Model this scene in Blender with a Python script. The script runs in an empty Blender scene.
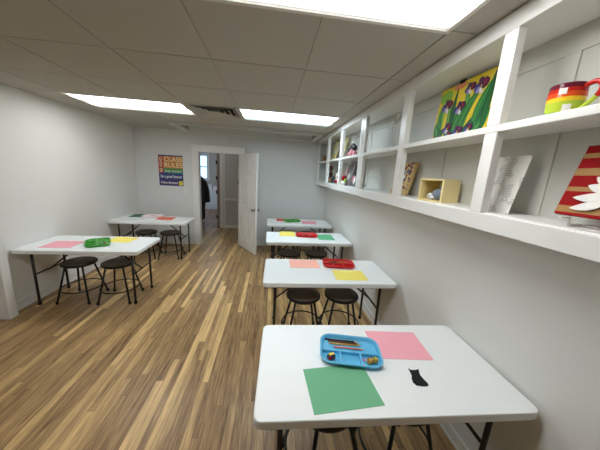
import bpy, bmesh, math, random
from math import sin, cos, pi, radians
from mathutils import Vector, Matrix

random.seed(7)
S = bpy.context.scene
COL = S.collection

# ------------------------------------------------------------------ materials
def lin(c):
    c = c / 255.0
    return c / 12.92 if c <= 0.04045 else ((c + 0.055) / 1.055) ** 2.4

def rgb(r, g, b):
    return (lin(r), lin(g), lin(b), 1.0)

def mat(name, col, rough=0.5, metal=0.0, emit=0.0, noise=0.0, scale=30.0, bump=0.0, spec=0.5, trans=0.0):
    m = bpy.data.materials.new(name)
    m.use_nodes = True
    nt = m.node_tree
    b = nt.nodes['Principled BSDF']
    b.inputs['Base Color'].default_value = col
    b.inputs['Roughness'].default_value = rough
    b.inputs['Metallic'].default_value = metal
    b.inputs['Specular IOR Level'].default_value = spec
    if trans:
        b.inputs['Transmission Weight'].default_value = trans
    if emit:
        b.inputs['Emission Color'].default_value = col
        b.inputs['Emission Strength'].default_value = emit
    if noise or bump:
        tc = nt.nodes.new('ShaderNodeTexCoord')
        n = nt.nodes.new('ShaderNodeTexNoise')
        n.inputs['Scale'].default_value = scale
        n.inputs['Detail'].default_value = 4
        nt.links.new(tc.outputs['Object'], n.inputs['Vector'])
        if noise:
            mx = nt.nodes.new('ShaderNodeMix'); mx.data_type = 'RGBA'
            mx.inputs['A'].default_value = tuple(c * (1 - noise) for c in col[:3]) + (1,)
            mx.inputs['B'].default_value = tuple(min(1, c * (1 + noise)) for c in col[:3]) + (1,)
            nt.links.new(n.outputs['Fac'], mx.inputs['Factor'])
            nt.links.new(mx.outputs['Result'], b.inputs['Base Color'])
        if bump:
            bp = nt.nodes.new('ShaderNodeBump')
            bp.inputs['Strength'].default_value = bump
            bp.inputs['Distance'].default_value = 0.002
            nt.links.new(n.outputs['Fac'], bp.inputs['Height'])
            nt.links.new(bp.outputs['Normal'], b.inputs['Normal'])
    return m

def wood_floor(name, dark, mid, light, along='Y'):
    m = bpy.data.materials.new(name); m.use_nodes = True
    nt = m.node_tree; N = nt.nodes; L = nt.links
    b = N['Principled BSDF']
    tc = N.new('ShaderNodeTexCoord'); sp = N.new('ShaderNodeSeparateXYZ')
    L.new(tc.outputs['Object'], sp.inputs[0])
    ax, ay = (sp.outputs['X'], sp.outputs['Y'])
    def math_(op, a, v=None):
        n = N.new('ShaderNodeMath'); n.operation = op
        for i, q in enumerate((a, v)):
            if q is None: continue
            if isinstance(q, (int, float)): n.inputs[i].default_value = q
            else: L.new(q, n.inputs[i])
        return n.outputs[0]
    def white(*ins):
        c = N.new('ShaderNodeCombineXYZ')
        for i, q in enumerate(ins):
            if isinstance(q, (int, float)): c.inputs[i].default_value = q
            else: L.new(q, c.inputs[i])
        w = N.new('ShaderNodeTexWhiteNoise'); w.noise_dimensions = '3D'
        L.new(c.outputs[0], w.inputs['Vector']); return w.outputs['Value']
    # narrow strips of random length
    SW = 0.048
    si = math_('FLOOR', math_('DIVIDE', ax, SW))
    off = math_('MULTIPLY', white(si, 3.0, 0.0), 7.0)
    ly = math_('ADD', math_('DIVIDE', ay, 1.15), off)
    li = math_('FLOOR', ly)
    tone = white(si, li, 5.0)
    # grain: stretched noise
    cv = N.new('ShaderNodeCombineXYZ')
    L.new(math_('ADD', math_('MULTIPLY', ax, 30.0), math_('MULTIPLY', tone, 40.0)), cv.inputs[0]); L.new(math_('MULTIPLY', ay, 1.7), cv.inputs[1])
    g = N.new('ShaderNodeTexNoise'); g.inputs['Scale'].default_value = 1.0; g.inputs['Detail'].default_value = 6; g.inputs['Roughness'].default_value = 0.62
    g.inputs['Distortion'].default_value = 0.6
    L.new(cv.outputs[0], g.inputs['Vector'])
    cv2 = N.new('ShaderNodeCombineXYZ')
    L.new(math_('MULTIPLY', ax, 150.0), cv2.inputs[0]); L.new(math_('MULTIPLY', ay, 7.0), cv2.inputs[1])
    g2 = N.new('ShaderNodeTexNoise'); g2.inputs['Scale'].default_value = 1.0; g2.inputs['Detail'].default_value = 4
    L.new(cv2.outputs[0], g2.inputs['Vector'])
    tone3 = math_('POWER', tone, 3.2)
    fac = math_('ADD', math_('MULTIPLY', tone3, 0.62), math_('ADD', math_('MULTIPLY', math_('SUBTRACT', g.outputs['Fac'], 0.5), 1.25), math_('MULTIPLY', math_('SUBTRACT', g2.outputs['Fac'], 0.5), 0.8)))
    fac = math_('ADD', fac, 0.27)
    cr = N.new('ShaderNodeValToRGB')
    e = cr.color_ramp.elements
    e[0].position = 0.02; e[0].color = dark
    e[1].position = 0.95; e[1].color = light
    k = e.new(0.42); k.color = mid
    L.new(fac, cr.inputs['Fac'])
    # seams every third strip
    fx = math_('FRACT', math_('DIVIDE', ax, SW * 4))
    seam = math_('LESS_THAN', fx, 0.012)
    fy = math_('FRACT', ly)
    seam2 = math_('LESS_THAN', fy, 0.003)
    sm = math_('MAXIMUM', seam, seam2)
    mx = N.new('ShaderNodeMix'); mx.data_type = 'RGBA'
    L.new(math_('MULTIPLY', sm, 0.45), mx.inputs['Factor']); L.new(cr.outputs['Color'], mx.inputs['A'])
    mx.inputs['B'].default_value = tuple(c * 0.5 for c in dark[:3]) + (1,)
    L.new(mx.outputs['Result'], b.inputs['Base Color'])
    b.inputs['Roughness'].default_value = 0.36
    b.inputs['Specular IOR Level'].default_value = 0.4
    return m

def speckle(name, c1, c2, scale, c3=None):
    m = bpy.data.materials.new(name); m.use_nodes = True
    nt = m.node_tree; b = nt.nodes['Principled BSDF']
    tc = nt.nodes.new('ShaderNodeTexCoord'); v = nt.nodes.new('ShaderNodeTexVoronoi')
    v.inputs['Scale'].default_value = scale
    nt.links.new(tc.outputs['Object'], v.inputs['Vector'])
    cr = nt.nodes.new('ShaderNodeValToRGB'); cr.color_ramp.interpolation = 'CONSTANT'
    sp = nt.nodes.new('ShaderNodeSeparateColor')
    nt.links.new(v.outputs['Color'], sp.inputs[0])
    nt.links.new(sp.outputs[0], cr.inputs['Fac'])
    cr.color_ramp.elements[0].color = c1
    cr.color_ramp.elements[1].position = 0.55; cr.color_ramp.elements[1].color = c2
    if c3:
        k = cr.color_ramp.elements.new(0.8); k.color = c3
    nt.links.new(cr.outputs['Color'], b.inputs['Base Color'])
    b.inputs['Roughness'].default_value = 0.55
    return m

def print_paper(name):
    # off-white sheet with fine grey line printing in blocks
    m = bpy.data.materials.new(name); m.use_nodes = True
    nt = m.node_tree; N = nt.nodes; L = nt.links; b = N['Principled BSDF']
    tc = N.new('ShaderNodeTexCoord')
    br = N.new('ShaderNodeTexBrick'); br.inputs['Scale'].default_value = 30
    br.inputs['Color1'].default_value = (1, 1, 1, 1); br.inputs['Color2'].default_value = (.93, .93, .93, 1); br.inputs['Mortar'].default_value = (.45, .45, .45, 1)
    br.inputs['Mortar Size'].default_value = 0.035
    n = N.new('ShaderNodeTexNoise'); n.inputs['Scale'].default_value = 16
    sp = N.new('ShaderNodeSeparateXYZ'); cb = N.new('ShaderNodeCombineXYZ')
    L.new(tc.outputs['Object'], sp.inputs[0]); L.new(sp.outputs[0], cb.inputs[0]); L.new(sp.outputs[2], cb.inputs[1])
    L.new(cb.outputs[0], br.inputs['Vector']); L.new(cb.outputs[0], n.inputs['Vector'])
    gt = N.new('ShaderNodeMath'); gt.operation = 'GREATER_THAN'; gt.inputs[1].default_value = 0.5
    L.new(n.outputs['Fac'], gt.inputs[0])
    mx = N.new('ShaderNodeMix'); mx.data_type = 'RGBA'
    L.new(gt.outputs[0], mx.inputs['Factor']); mx.inputs['A'].default_value = (1, 1, 1, 1); L.new(br.outputs['Color'], mx.inputs['B'])
    mu = N.new('ShaderNodeMix'); mu.data_type = 'RGBA'; mu.blend_type = 'MULTIPLY'; mu.inputs['Factor'].default_value = 1
    L.new(mx.outputs['Result'], mu.inputs['A']); mu.inputs['B'].default_value = rgb(222, 219, 212)
    L.new(mu.outputs['Result'], b.inputs['Base Color']); b.inputs['Roughness'].default_value = 0.6
    return m

M = {}
M['wall'] = mat('wall_paint', rgb(226, 226, 222), 0.55, bump=0.05, scale=60)
M['wall_back'] = mat('wall_paint_back', rgb(218, 220, 218), 0.55, bump=0.05, scale=60)
M['trim'] = mat('trim_paint', rgb(229, 229, 225), 0.35)
M['shelf'] = mat('shelf_paint', rgb(236, 236, 232), 0.3)
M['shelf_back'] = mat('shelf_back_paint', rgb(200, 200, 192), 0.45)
M['tile'] = mat('ceiling_tile', rgb(184, 181, 172), 0.9, noise=0.05, scale=90, bump=0.15)
M['grid'] = mat('ceiling_grid', rgb(184, 181, 172), 0.6)
M['floor'] = wood_floor('wood_plank_floor', rgb(104, 76, 46), rgb(168, 136, 92), rgb(230, 194, 134))
M['floor_far'] = wood_floor('far_room_floor', rgb(92, 60, 44), rgb(150, 112, 90), rgb(190, 150, 125))
M['table'] = mat('white_table_plastic', rgb(236, 240, 239), 0.38, bump=0.06, scale=250)
M['legmetal'] = mat('dark_leg_metal', rgb(52, 48, 44), 0.4, metal=0.5)
M['black'] = mat('black_metal', rgb(20, 19, 19), 0.4, metal=0.3)
M['seat'] = mat('dark_brown_seat', rgb(88, 77, 64), 0.55, noise=0.08, scale=20)
M['rubber'] = mat('black_rubber', rgb(14, 14, 14), 0.7)
def diffuser(name, col, edge, peak, base):
    m = bpy.data.materials.new(name); m.use_nodes = True
    nt = m.node_tree; N = nt.nodes; L = nt.links; b = N['Principled BSDF']
    tc = N.new('ShaderNodeTexCoord'); sp = N.new('ShaderNodeSeparateXYZ'); L.new(tc.outputs['Object'], sp.inputs[0])
    def mm(op, a, v=None):
        n = N.new('ShaderNodeMath'); n.operation = op
        for i, q in enumerate((a, v)):
            if q is None: continue
            if isinstance(q, (int, float)): n.inputs[i].default_value = q
            else: L.new(q, n.inputs[i])
        return n.outputs[0]
    # two tubes behind the lens: brighter bands at y = +-0.13
    d = mm('SUBTRACT', mm('ABSOLUTE', sp.outputs['Y']), 0.13)
    g = mm('EXPONENT', mm('MULTIPLY', mm('MULTIPLY', d, d), -230.0))
    st = mm('ADD', mm('MULTIPLY', g, peak), base)
    mx = N.new('ShaderNodeMix'); mx.data_type = 'RGBA'
    mx.inputs['A'].default_value = edge; mx.inputs['B'].default_value = col; L.new(g, mx.inputs['Factor'])
    L.new(mx.outputs['Result'], b.inputs['Emission Color']); L.new(st, b.inputs['Emission Strength'])
    b.inputs['Base Color'].default_value = (.85, .85, .85, 1); b.inputs['Roughness'].default_value = .35
    return m
LP = 16.0
M['diffuser'] = diffuser('light_diffuser', (.985, .988, .985, 1), (.95, .97, 1, 1), LP, .86)
M['diffuser_cool'] = diffuser('light_diffuser_cool', (.80, .94, 1.0, 1), (.62, .80, 1, 1), LP * 1.55, .80)

M['white_metal'] = mat('white_metal', rgb(228, 226, 220), 0.4)
M['vent'] = mat('vent_metal', rgb(185, 180, 172), 0.45)
M['dark'] = mat('dark_duct', rgb(30, 28, 26), 0.8)
M['hall'] = mat('hall_paint', rgb(190, 184, 174), 0.6)
M['hall_trim'] = mat('hall_trim_paint', rgb(222, 216, 205), 0.4)
M['hallwood'] = mat('hall_brown_wood', rgb(146, 126, 110), 0.5)
M['steel'] = mat('brushed_steel', rgb(150, 146, 138), 0.3, metal=0.9)
M['brass'] = mat('dark_hinge_metal', rgb(60, 52, 45), 0.4, metal=0.7)
M['glass'] = mat('window_glass', (1, 1, 1, 1), 0.02, trans=1.0)
def paper(n, *c): M[n] = mat(n + '_paper', rgb(*c), 0.8, noise=0.03, scale=200)
paper('green', 110, 176, 136); paper('pink', 244, 172, 184); paper('peach', 255, 186, 168); paper('yellow', 246, 230, 110)
paper('red', 226, 84, 74); paper('pale_pink', 242, 170, 182); paper('dgreen', 70, 118, 92); paper('orange_red', 232, 112, 88); paper('green2', 92, 178, 126)
M['blackpaper'] = mat('black_felt', rgb(18, 18, 20), 0.95, noise=0.25, scale=300)
M['tray_blue'] = mat('blue_plastic', rgb(96, 182, 222), 0.25)
M['tray_red'] = mat('red_plastic', rgb(200, 34, 40), 0.28)
M['tray_green'] = mat('green_plastic', rgb(74, 160, 62), 0.28)
M['tray_white'] = mat('white_tray_plastic', rgb(240, 226, 226), 0.28)
PAL = {'gold': (206, 160, 70), 'black': (24, 22, 24), 'crimson': (168, 36, 48), 'coral': (226, 118, 106), 'graphite': (50, 50, 52), 'tip': (226, 190, 140),
       'orange': (232, 120, 36), 'forest': (36, 84, 44), 'brown': (96, 60, 40), 'blue': (50, 80, 160), 'purple': (96, 56, 130), 'yellow': (240, 214, 60), 'lime': (150, 200, 70),
       'red': (142, 20, 24), 'white': (238, 236, 230), 'pinkish': (236, 110, 150), 'lilac': (170, 150, 214), 'leaf': (44, 128, 62), 'leaf2': (28, 92, 52), 'leaf3': (96, 166, 88),
       'plum': (84, 32, 84), 'indigo': (58, 60, 142), 'salmon': (236, 150, 118), 'skin': (205, 160, 130), 'coat': (20, 20, 24), 'hairbrown': (60, 42, 32),
       'tan': (206, 176, 116), 'maroon': (110, 26, 34), 'ochre': (166, 122, 62), 'greycut': (150, 150, 154), 'creamy': (236, 222, 160), 'boxyellow': (238, 220, 160),
       'figblue': (120, 134, 150), 'figwhite': (226, 230, 236), 'sky': (120, 180, 230), 'pblue': (40, 62, 120), 'pteal': (36, 130, 120), 'pgreen': (58, 140, 78), 'ppurple': (62, 44, 104),
       'porange': (200, 128, 62), 'pred': (176, 62, 78), 'cream': (240, 222, 170), 'lemon': (220, 210, 70), 'grey': (140, 140, 138), 'dkgrey': (84, 86, 92), 'rose': (190, 120, 130)}
for k, v in PAL.items(): M['c_' + k] = mat('paint_' + k, rgb(*v), 0.45)
M['mugglaze'] = {k: mat('glaze_' + k, rgb(*c), 0.12) for k, c in dict(purple=(104, 30, 52), red=(196, 36, 28), orange=(226, 84, 34), yellow=(244, 206, 50), lime=(186, 206, 64), green=(92, 160, 72), blue=(60, 110, 170), white=(240, 238, 230)).items()}
M['spots'] = speckle('mosaic_tan', rgb(214, 180, 112), rgb(206, 168, 100), 46, rgb(104, 30, 40))
M['c_red'] = mat('paint_deep_red', rgb(150, 12, 14), .75, spec=.2)
M['beads'] = speckle('beads_yellow_green', rgb(190, 170, 60), rgb(90, 110, 50), 160, rgb(70, 44, 40))
M['beads2'] = speckle('beads_gold_brown', rgb(206, 164, 70), rgb(80, 60, 44), 160, rgb(190, 120, 90))
M['print'] = print_paper('printed_sheet')

# ------------------------------------------------------------------ mesh helpers
class B:
    """collects shapes into one mesh; every face gets the current material slot"""
    def __init__(s):
        s.bm = bmesh.new(); s.mats = []; s.cur = 0
    def use(s, m):
        if m not in s.mats: s.mats.append(m)
        s.cur = s.mats.index(m); return s
    def _f(s, vs, smooth=False):
        try:
            f = s.bm.faces.new(vs); f.material_index = s.cur; f.smooth = smooth; return f
        except ValueError:
            return None
    def box(s, x0, x1, y0, y1, z0, z1, mtx=None):
        P = [Vector(p) for p in ((x0, y0, z0), (x1, y0, z0), (x1, y1, z0), (x0, y1, z0), (x0, y0, z1), (x1, y0, z1), (x1, y1, z1), (x0, y1, z1))]
        if mtx: P = [mtx @ p for p in P]
        v = [s.bm.verts.new(p) for p in P]
        for q in ((3, 2, 1, 0), (4, 5, 6, 7), (0, 1, 5, 4), (1, 2, 6, 5), (2, 3, 7, 6), (3, 0, 4, 7)): s._f([v[i] for i in q])
        return s
    def loops(s, rings, cap0=True, cap1=True, closed=True, smooth=True):
        R = [[s.bm.verts.new(p) for p in r] for r in rings]
        n = len(R[0])
        for a, b in zip(R, R[1:]):
            for i in range(n if closed else n - 1):
                j = (i + 1) % n
                s._f([a[i], a[j], b[j], b[i]], smooth)
        if cap0: s._f(list(reversed(R[0])))
        if cap1: s._f(R[-1])
        return s
    def prism(s, pts, z0, z1, mtx=None, bevel=0.0):
        def ring(z, inset):
            c = Vector((sum(p[0] for p in pts) / len(pts), sum(p[1] for p in pts) / len(pts), 0))
            out = []
            for p in pts:
                q = Vector((p[0], p[1], 0)); d = (c - q)
                if inset: q = q + d.normalized() * inset
                q.z = z; out.append(mtx @ q if mtx else q)
            return out
        if bevel:
            return s.loops([ring(z0, bevel), ring(z0 + bevel, 0), ring(z1 - bevel, 0), ring(z1 - bevel * .3, bevel * .3), ring(z1, bevel)], smooth=False)
        return s.loops([ring(z0, 0), ring(z1, 0)], smooth=False)
    def tube(s, pts, r, n=10, closed=False, r2=None):
        pts = [Vector(p) for p in pts]; rings = []; m = len(pts)
        up = None
        for i, p in enumerate(pts):
            if closed: t = (pts[(i + 1) % m] - pts[i - 1]).normalized()
            else: t = (pts[min(i + 1, m - 1)] - pts[max(i - 1, 0)]).normalized()
            if up is None:
                up = Vector((0, 0, 1)) if abs(t.z) < 0.9 else Vector((1, 0, 0))
            a = t.cross(up).normalized(); b2 = a.cross(t).normalized(); up = b2
            rr = r if r2 is None else r + (r2 - r) * i / (m - 1)
            rings.append([p + a * rr * cos(2 * pi * k / n) + b2 * rr * sin(2 * pi * k / n) for k in range(n)])
        if closed: rings.append(rings[0]); return s.loops_closed(rings[:-1])
        return s.loops(rings)
    def loops_closed(s, rings):
        R = [[s.bm.verts.new(p) for p in r] for r in rings]; n = len(R[0])
        for i in range(len(R)):
            a, b = R[i], R[(i + 1) % len(R)]
            for k in range(n): s._f([a[k], a[(k + 1) % n], b[(k + 1) % n], b[k]], True)
        return s
    def lathe(s, prof, c=(0, 0, 0), n=32, cap0=True, cap1=True, mtx=None, sx=1, sy=1):
        c = Vector(c); rings = []
        for r, z in prof:
            ring = [Vector((r * sx * cos(2 * pi * k / n), r * sy * sin(2 * pi * k / n), z)) + c for k in range(n)]
            rings.append([mtx @ p for p in ring] if mtx else ring)
        return s.loops(rings, cap0, cap1)
    def ball(s, c, r, sc=(1, 1, 1), n=14, mtx=None):
        k = 8; prof = [(r * sin(pi * i / k), -r * cos(pi * i / k)) for i in range(k + 1)]
        prof[0] = (r * .02, -r); prof[-1] = (r * .02, r); c = Vector(c)
        rings = []
        for q, z in prof:
            ring = [Vector((q * cos(2 * pi * a / n) * sc[0], q * sin(2 * pi * a / n) * sc[1], z * sc[2])) for a in range(n)]
            rings.append([(mtx @ p if mtx else p) + c for p in ring])
        return s.loops(rings)
    def poly(s, pts, smooth=False):
        s._f([s.bm.verts.new(Vector(p)) for p in pts], smooth); return s
    def build(s, name, m=None, parent=None, bevel=0.0, loc=None, fix=True):
        me = bpy.data.meshes.new(name)
        if fix: bmesh.ops.recalc_face_normals(s.bm, faces=s.bm.faces)
        s.bm.to_mesh(me); s.bm.free()
        if m is not None and not s.mats: me.materials.append(m)
        for q in s.mats: me.materials.append(q)
        o = bpy.data.objects.new(name, me); COL.objects.link(o)
        if parent: o.parent = parent
        if loc: o.location = loc
        if bevel:
            b = o.modifiers.new('edge', 'BEVEL'); b.width = bevel; b.segments = 2; b.limit_method = 'ANGLE'; b.angle_limit = radians(40)
        return o

def rrect(w, d, r, n=6):
    pts = []
    for cx, cy, a0 in ((w / 2 - r, d / 2 - r, 0), (-w / 2 + r, d / 2 - r, 90), (-w / 2 + r, -d / 2 + r, 180), (w / 2 - r, -d / 2 + r, 270)):
        for k in range(n + 1):
            a = radians(a0 + 90 * k / n); pts.append((cx + r * cos(a), cy + r * sin(a)))
    return pts

def tag(o, label=None, cat=None, group=None, kind=None):
    if label: o['label'] = label
    if cat: o['category'] = cat
    if group: o['group'] = group
    if kind: o['kind'] = kind
    return o

def empty(name, loc=(0, 0, 0), rz=0.0, label=None, cat=None, group=None):
    o = bpy.data.objects.new(name, None); COL.objects.link(o)
    o.location = loc; o.rotation_euler = (0, 0, rz); o.empty_display_size = 0.1
    return tag(o, label, cat, group)

def struct(o): o['kind'] = 'structure'; return o

def copy_tree(o, parent=None):
    c = o.copy(); COL.objects.link(c)
    if parent: c.parent = parent
    for ch in list(o.children): copy_tree(ch, c)
    return c

# ------------------------------------------------------------------ room
XW, XL, YB, HC = 1.196, -2.645, 5.20, 2.294
TH = 0.67
YF, XFL = -2.6, -4.2
GX, GY, T = -0.409, 1.214, 0.61

struct(B().box(XFL, XW + .1, YF, 5.24, -0.08, 0).box(-2.9, 0.6, 5.24, 6.75, -0.08, 0).build('floor', M['floor']))
struct(B().box(-4.2, 0.6, 6.75, 10.6, -0.08, 0).build('floor_far_room', M['floor_far']))

struct(B().box(XW, XW + .12, YF, YB + .12, 0, 2.65).build('wall_right', M['wall']))
struct(B().box(XL - .14, XL, 2.5, YB, 0, 2.65).build('wall_left', M['wall']))
struct(B().box(XFL, XL - .14, 2.5, 2.62, 0, 2.65).build('wall_left_return', M['wall']))
struct(B().box(XFL - .1, XFL, YF, 2.62, 0, 2.65).build('wall_far_left', M['wall']))
struct(B().box(XFL - .1, XW + .12, YF - .1, YF, 0, 2.65).build('wall_behind', M['wall']))
DX0, DX1, DH = -1.47, -0.655, 1.925
w = B()
w.box(XL - .14, DX0, YB, YB + .12, 0, 2.65).box(DX1, XW, YB, YB + .12, 0, 2.65).box(DX0, DX1, YB, YB + .12, DH, 2.65)
struct(w.build('wall_back', M['wall_back']))
# hall and far room
struct(B().box(-2.9, -2.8, 5.32, 6.75, 0, 2.5).build('wall_hall_left', M['hall']))
struct(B().box(0.5, 0.6, 5.32, 6.75, 0, 2.5).build('wall_hall_right', M['hall']))
h = B().box(-1.36, 0.6, 6.75, 6.87, 0, 2.5).box(-2.9, -2.45, 6.75, 6.87, 0, 2.5).box(-2.45, -1.36, 6.75, 6.87, 2.1, 2.5)
struct(h.build('wall_hall_end', M['hall']))
hp = B()
hp.box(-1.27, 0.5, 6.735, 6.75, 0, .10).box(-1.27, .5, 6.73, 6.75, .78, .83)
for x in (-1.27, -0.62, .05): hp.box(x, x + .05, 6.738, 6.75, .1, .78)
for x in (-1.27, -0.80, .05): hp.box(x, x + .05, 6.738, 6.75, .83, 2.1)
struct(hp.build('trim_1', M['hall_trim'], bevel=.004))
struct(B().box(-2.9, 0.6, 5.32, 6.87, 2.5, 2.58).build('ceiling_hall', M['hall']))
struct(B().box(-4.2, .6, 6.87, 10.7, 2.6, 2.68).build('ceiling_far_room', M['hall']))
struct(B().box(-4.3, -4.2, 6.75, 10.7, 0, 2.6).build('wall_far_room_left', M['hall']))
struct(B().box(.5, .6, 6.87, 10.7, 0, 2.6).build('wall_far_room_right', M['hall']))
fw = B().box(-4.2, -3.4, 10.5, 10.6, 0, 2.6).box(-2.56, .6, 10.5, 10.6, 0, 2.6).box(-3.4, -2.56, 10.5, 10.6, 0, 1.15).box(-3.4, -2.56, 10.5, 10.6, 2.12, 2.6)
struct(fw.build('wall_far_room_end', M['hall']))
wf = struct(B().box(-3.45, -3.36, 10.46, 10.6, 1.1, 2.2).box(-2.62, -2.52, 10.46, 10.6, 1.1, 2.2).box(-3.36, -2.62, 10.46, 10.6, 1.1, 1.2).box(-3.36, -2.62, 10.46, 10.6, 2.08, 2.2)
            .box(-3.36, -2.62, 10.5, 10.56, 1.63, 1.67).build('window_1', M['trim'], bevel=.004))
B().box(-3.36, -2.62, 10.535, 10.541, 1.2, 2.08).build('pane', M['glass'], wf)
# brown jamb of the hall doorway with dark hinges
jb = struct(B().box(-1.43, -1.36, 6.70, 6.90, 0, 2.1).build('trim_2', M['hallwood'], bevel=.004))
struct(B().box(-1.36, -1.27, 6.72, 6.75, 0, 2.15).box(-2.45, -1.36, 6.72, 6.75, 2.1, 2.2).build('trim_3', M['hall_trim'], bevel=.004))
for z in (.28, .95, 1.32, 1.72):
    B().box(-1.45, -1.41, 6.69, 6.72, z, z + .09).build('hinge', M['brass'], jb)

# ceiling: lay-in tiles in a sunken grid, holes for lights and the opening by the back wall
lights = [(-2.24, 3.044, 'a'), (-0.409, 3.044, 'b'), (-0.409, .626, 'c'), (-2.239, .604, 'd')]
holes = [(GX - 1.22 - .61, 3.044), ]
cells = set()
ceil = B().use(M['tile'])
def is_hole(x, y):
    cx, cy = x + .305, y + .305
    for lx, ly, _ in lights:
        if lx - .01 < cx < lx + 1.23 and ly - .01 < cy < ly + .62: return True
    if GX - .61 < cx < GX and 3.044 < cy < 3.654: return True
    if -1.63 < cx < .811 and cy > 4.38: return True
    return False
OY = 4.40
gap = .004
for i in range(-9, 5):
    for j in range(-8, 9):
        x0, y0 = GX + T * i, GY + T * j
        if is_hole(x0, y0): continue
        x1, y1 = x0 + T, y0 + T
        if -1.64 < x0 < .8 and y0 < OY < y1: y1 = OY
        if y1 <= YF or x1 <= XFL: continue
        xa, xb, ya, yb = max(x0 + gap, XFL), min(x1 - gap, XW), max(y0 + gap, YF), min(y1 - gap, YB)
        if xb - xa < .02 or yb - ya < .02: continue
        if xa < XL - .07 and ya > 2.5 - .2: 
            if xb < XL: 
                if ya > 2.45: continue
        ceil.box(xa, xb, ya, yb, HC, HC + .018)
ceiling = struct(ceil.build('ceiling', M['tile']))
g = B()
# backing above the tiles, leaving the recess open, and grid bars showing in the gaps
g.box(XFL, XW, YF, OY, HC + .15, HC + .19)
g.box(XFL, -1.63, OY, YB, HC + .15, HC + .19).box(.81, XW, OY, YB, HC + .15, HC + .19)
g.build('ceiling_deck', M['dark'], ceiling)
g = B()
for i in range(-8, 5):
    x = GX + T * i
    if x < XFL or x > XW: continue
    segs = [(YF, YB)]
    if -1.60 < x < .8: segs = [(YF, OY)]
    for a, b in segs:
        # break bars inside light fixtures
        cuts = [(ly, ly + .61) for lx, ly, _ in lights if lx + .02 < x < lx + 1.2]
        ys = [a] + [q for c in sorted(cuts) for q in c] + [b]
        for k in range(0, len(ys), 2): g.box(x - .012, x + .012, ys[k], ys[k + 1], HC + .006, HC + .03)
for j in range(-6, 7):
    y = GY + T * j
    if y < YF or y > YB: continue
    if y > OY: g.box(XFL, -1.63, y - .012, y + .012, HC + .006, HC + .03); continue
    g.box(XFL, XW, y - .012, y + .012, HC + .006, HC + .03)
g.build('grid_bars', M['grid'], ceiling)
# recess by the back wall
r = B()
r.box(-1.65, .83, OY - .02, YB, 2.50, 2.53)
r.box(-1.65, .83, OY - .02, OY, HC + .02, 2.6).box(-1.65, -1.63, OY, YB, HC + .02, 2.6).box(.81, .83, OY, YB, HC + .02, 2.6)
struct(r.build('ceiling_recess', M['tile']))
t_ = B().box(-1.68, .86, OY - .035, OY, HC - .035, HC + .03).box(-1.68, -1.63, OY, YB, HC - .035, HC + .03).box(.81, .86, OY, YB, HC - .035, HC + .03).box(-1.63, .81, YB - .02, YB, HC - .035, HC - .01)
struct(t_.build('trim_4', M['trim'], bevel=.003))

# baseboards and casings
def baseboard(name, *a, cap=True):
    b = B()
    for q in a: b.box(*q)
    struct(b.build(name, M['trim'], bevel=.005))
baseboard('baseboard_right', (XW - .016, XW, YF, YB, 0, .085), (XW - .022, XW, YF, YB, 0, .02))
baseboard('baseboard_left', (XL, XL + .018, 2.57, YB, 0, .11), (XL, XL + .026, 2.57, YB, 0, .022))
baseboard('baseboard_back', (XL, -1.58, YB - .018, YB, 0, .11), (-.545, XW, YB - .018, YB, 0, .11))
struct(B().box(XL - .14, XL + .098, 2.485, 2.57, 0, HC).build('trim_5', M['wall'], bevel=.006))
c = B().box(-1.575, DX0, YB - .022, YB, 0, 2.035).box(DX1, -.55, YB - .022, YB, 0, 2.035).box(-1.575, -.55, YB - .026, YB, DH, 2.05).box(-1.59, -.535, YB - .034, YB, 2.03, 2.05)
c.box(DX0 - .002, DX0 + .014, YB - .01, YB + .13, 0, DH).box(DX1 - .014, DX1 + .002, YB - .01, YB + .13, 0, DH).box(DX0, DX1, YB - .01, YB + .13, DH - .014, DH + .002)
struct(c.build('trim_6', M['trim'], bevel=.003))
B().tube([(-.885, YB - .004, 2.058), (-.885, YB - .004, 2.6)], .005, 8).build('trim_7', M['trim'])['kind'] = 'structure'

# six panel door, hinged right, open into the room
ang = math.atan2(4.529 - 5.19, -.25 + .655)
door = empty('door_1', (DX1 - .004, YB - .012, 0), ang); door['kind'] = 'structure'
DW, DT = .775, .036
d = B()
d.box(0, DW, -.007, .007, .012, 1.915)
cols = ((.11, .35), (.425, .665)); rows = ((.20, .80), (.93, 1.53), (1.64, 1.81))
xs = [0, .11, .35, .425, .665, DW]
for x0, x1 in ((0, .11), (.35, .425), (.665, DW)): d.box(x0, x1, -DT / 2, DT / 2, .012, 1.915)
for z0, z1 in ((.012, .20), (.80, .93), (1.53, 1.64), (1.81, 1.915)):
    for x0, x1 in cols: d.box(x0, x1, -DT / 2, DT / 2, z0, z1)
for x0, x1 in cols:
    for z0, z1 in rows:
        d.box(x0 + .035, x1 - .035, -.0135, .0135, z0 + .035, z1 - .035)
d.build('leaf', M['trim'], door, bevel=.003)
for sgn in (-1, 1):
    k = B(); mt = Matrix.Translation((DW - .06, 0, .88)) @ Matrix.Rotation(radians(90 * sgn), 4, 'X')
    k.lathe([(.03, .018), (.03, .022), (.012, .026), (.011, .045), (.022, .05), (.029, .062), (.027, .075), (.012, .083), (.001, .084)], n=20, mtx=mt)
    o = k.build('door_knob', M['steel'], door)
for z in (.2, .95, 1.7): B().tube([(.0, -.022, z), (.0, -.022, z + .09)], .007, 10).build('hinge', M['steel'], door)

# switch plate
sw = empty('light_switch', (-1.725, YB, 1.14), 0, 'small white light switch plate on the back wall beside the doorway', 'light switch')
B().box(-.035, .035, -.006, 0, -.058, .058).build('plate', M['white_metal'], sw, bevel=.002)
B().box(-.005, .005, -.016, -.006, -.004, .016).build('toggle', M['white_metal'], sw)

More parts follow.
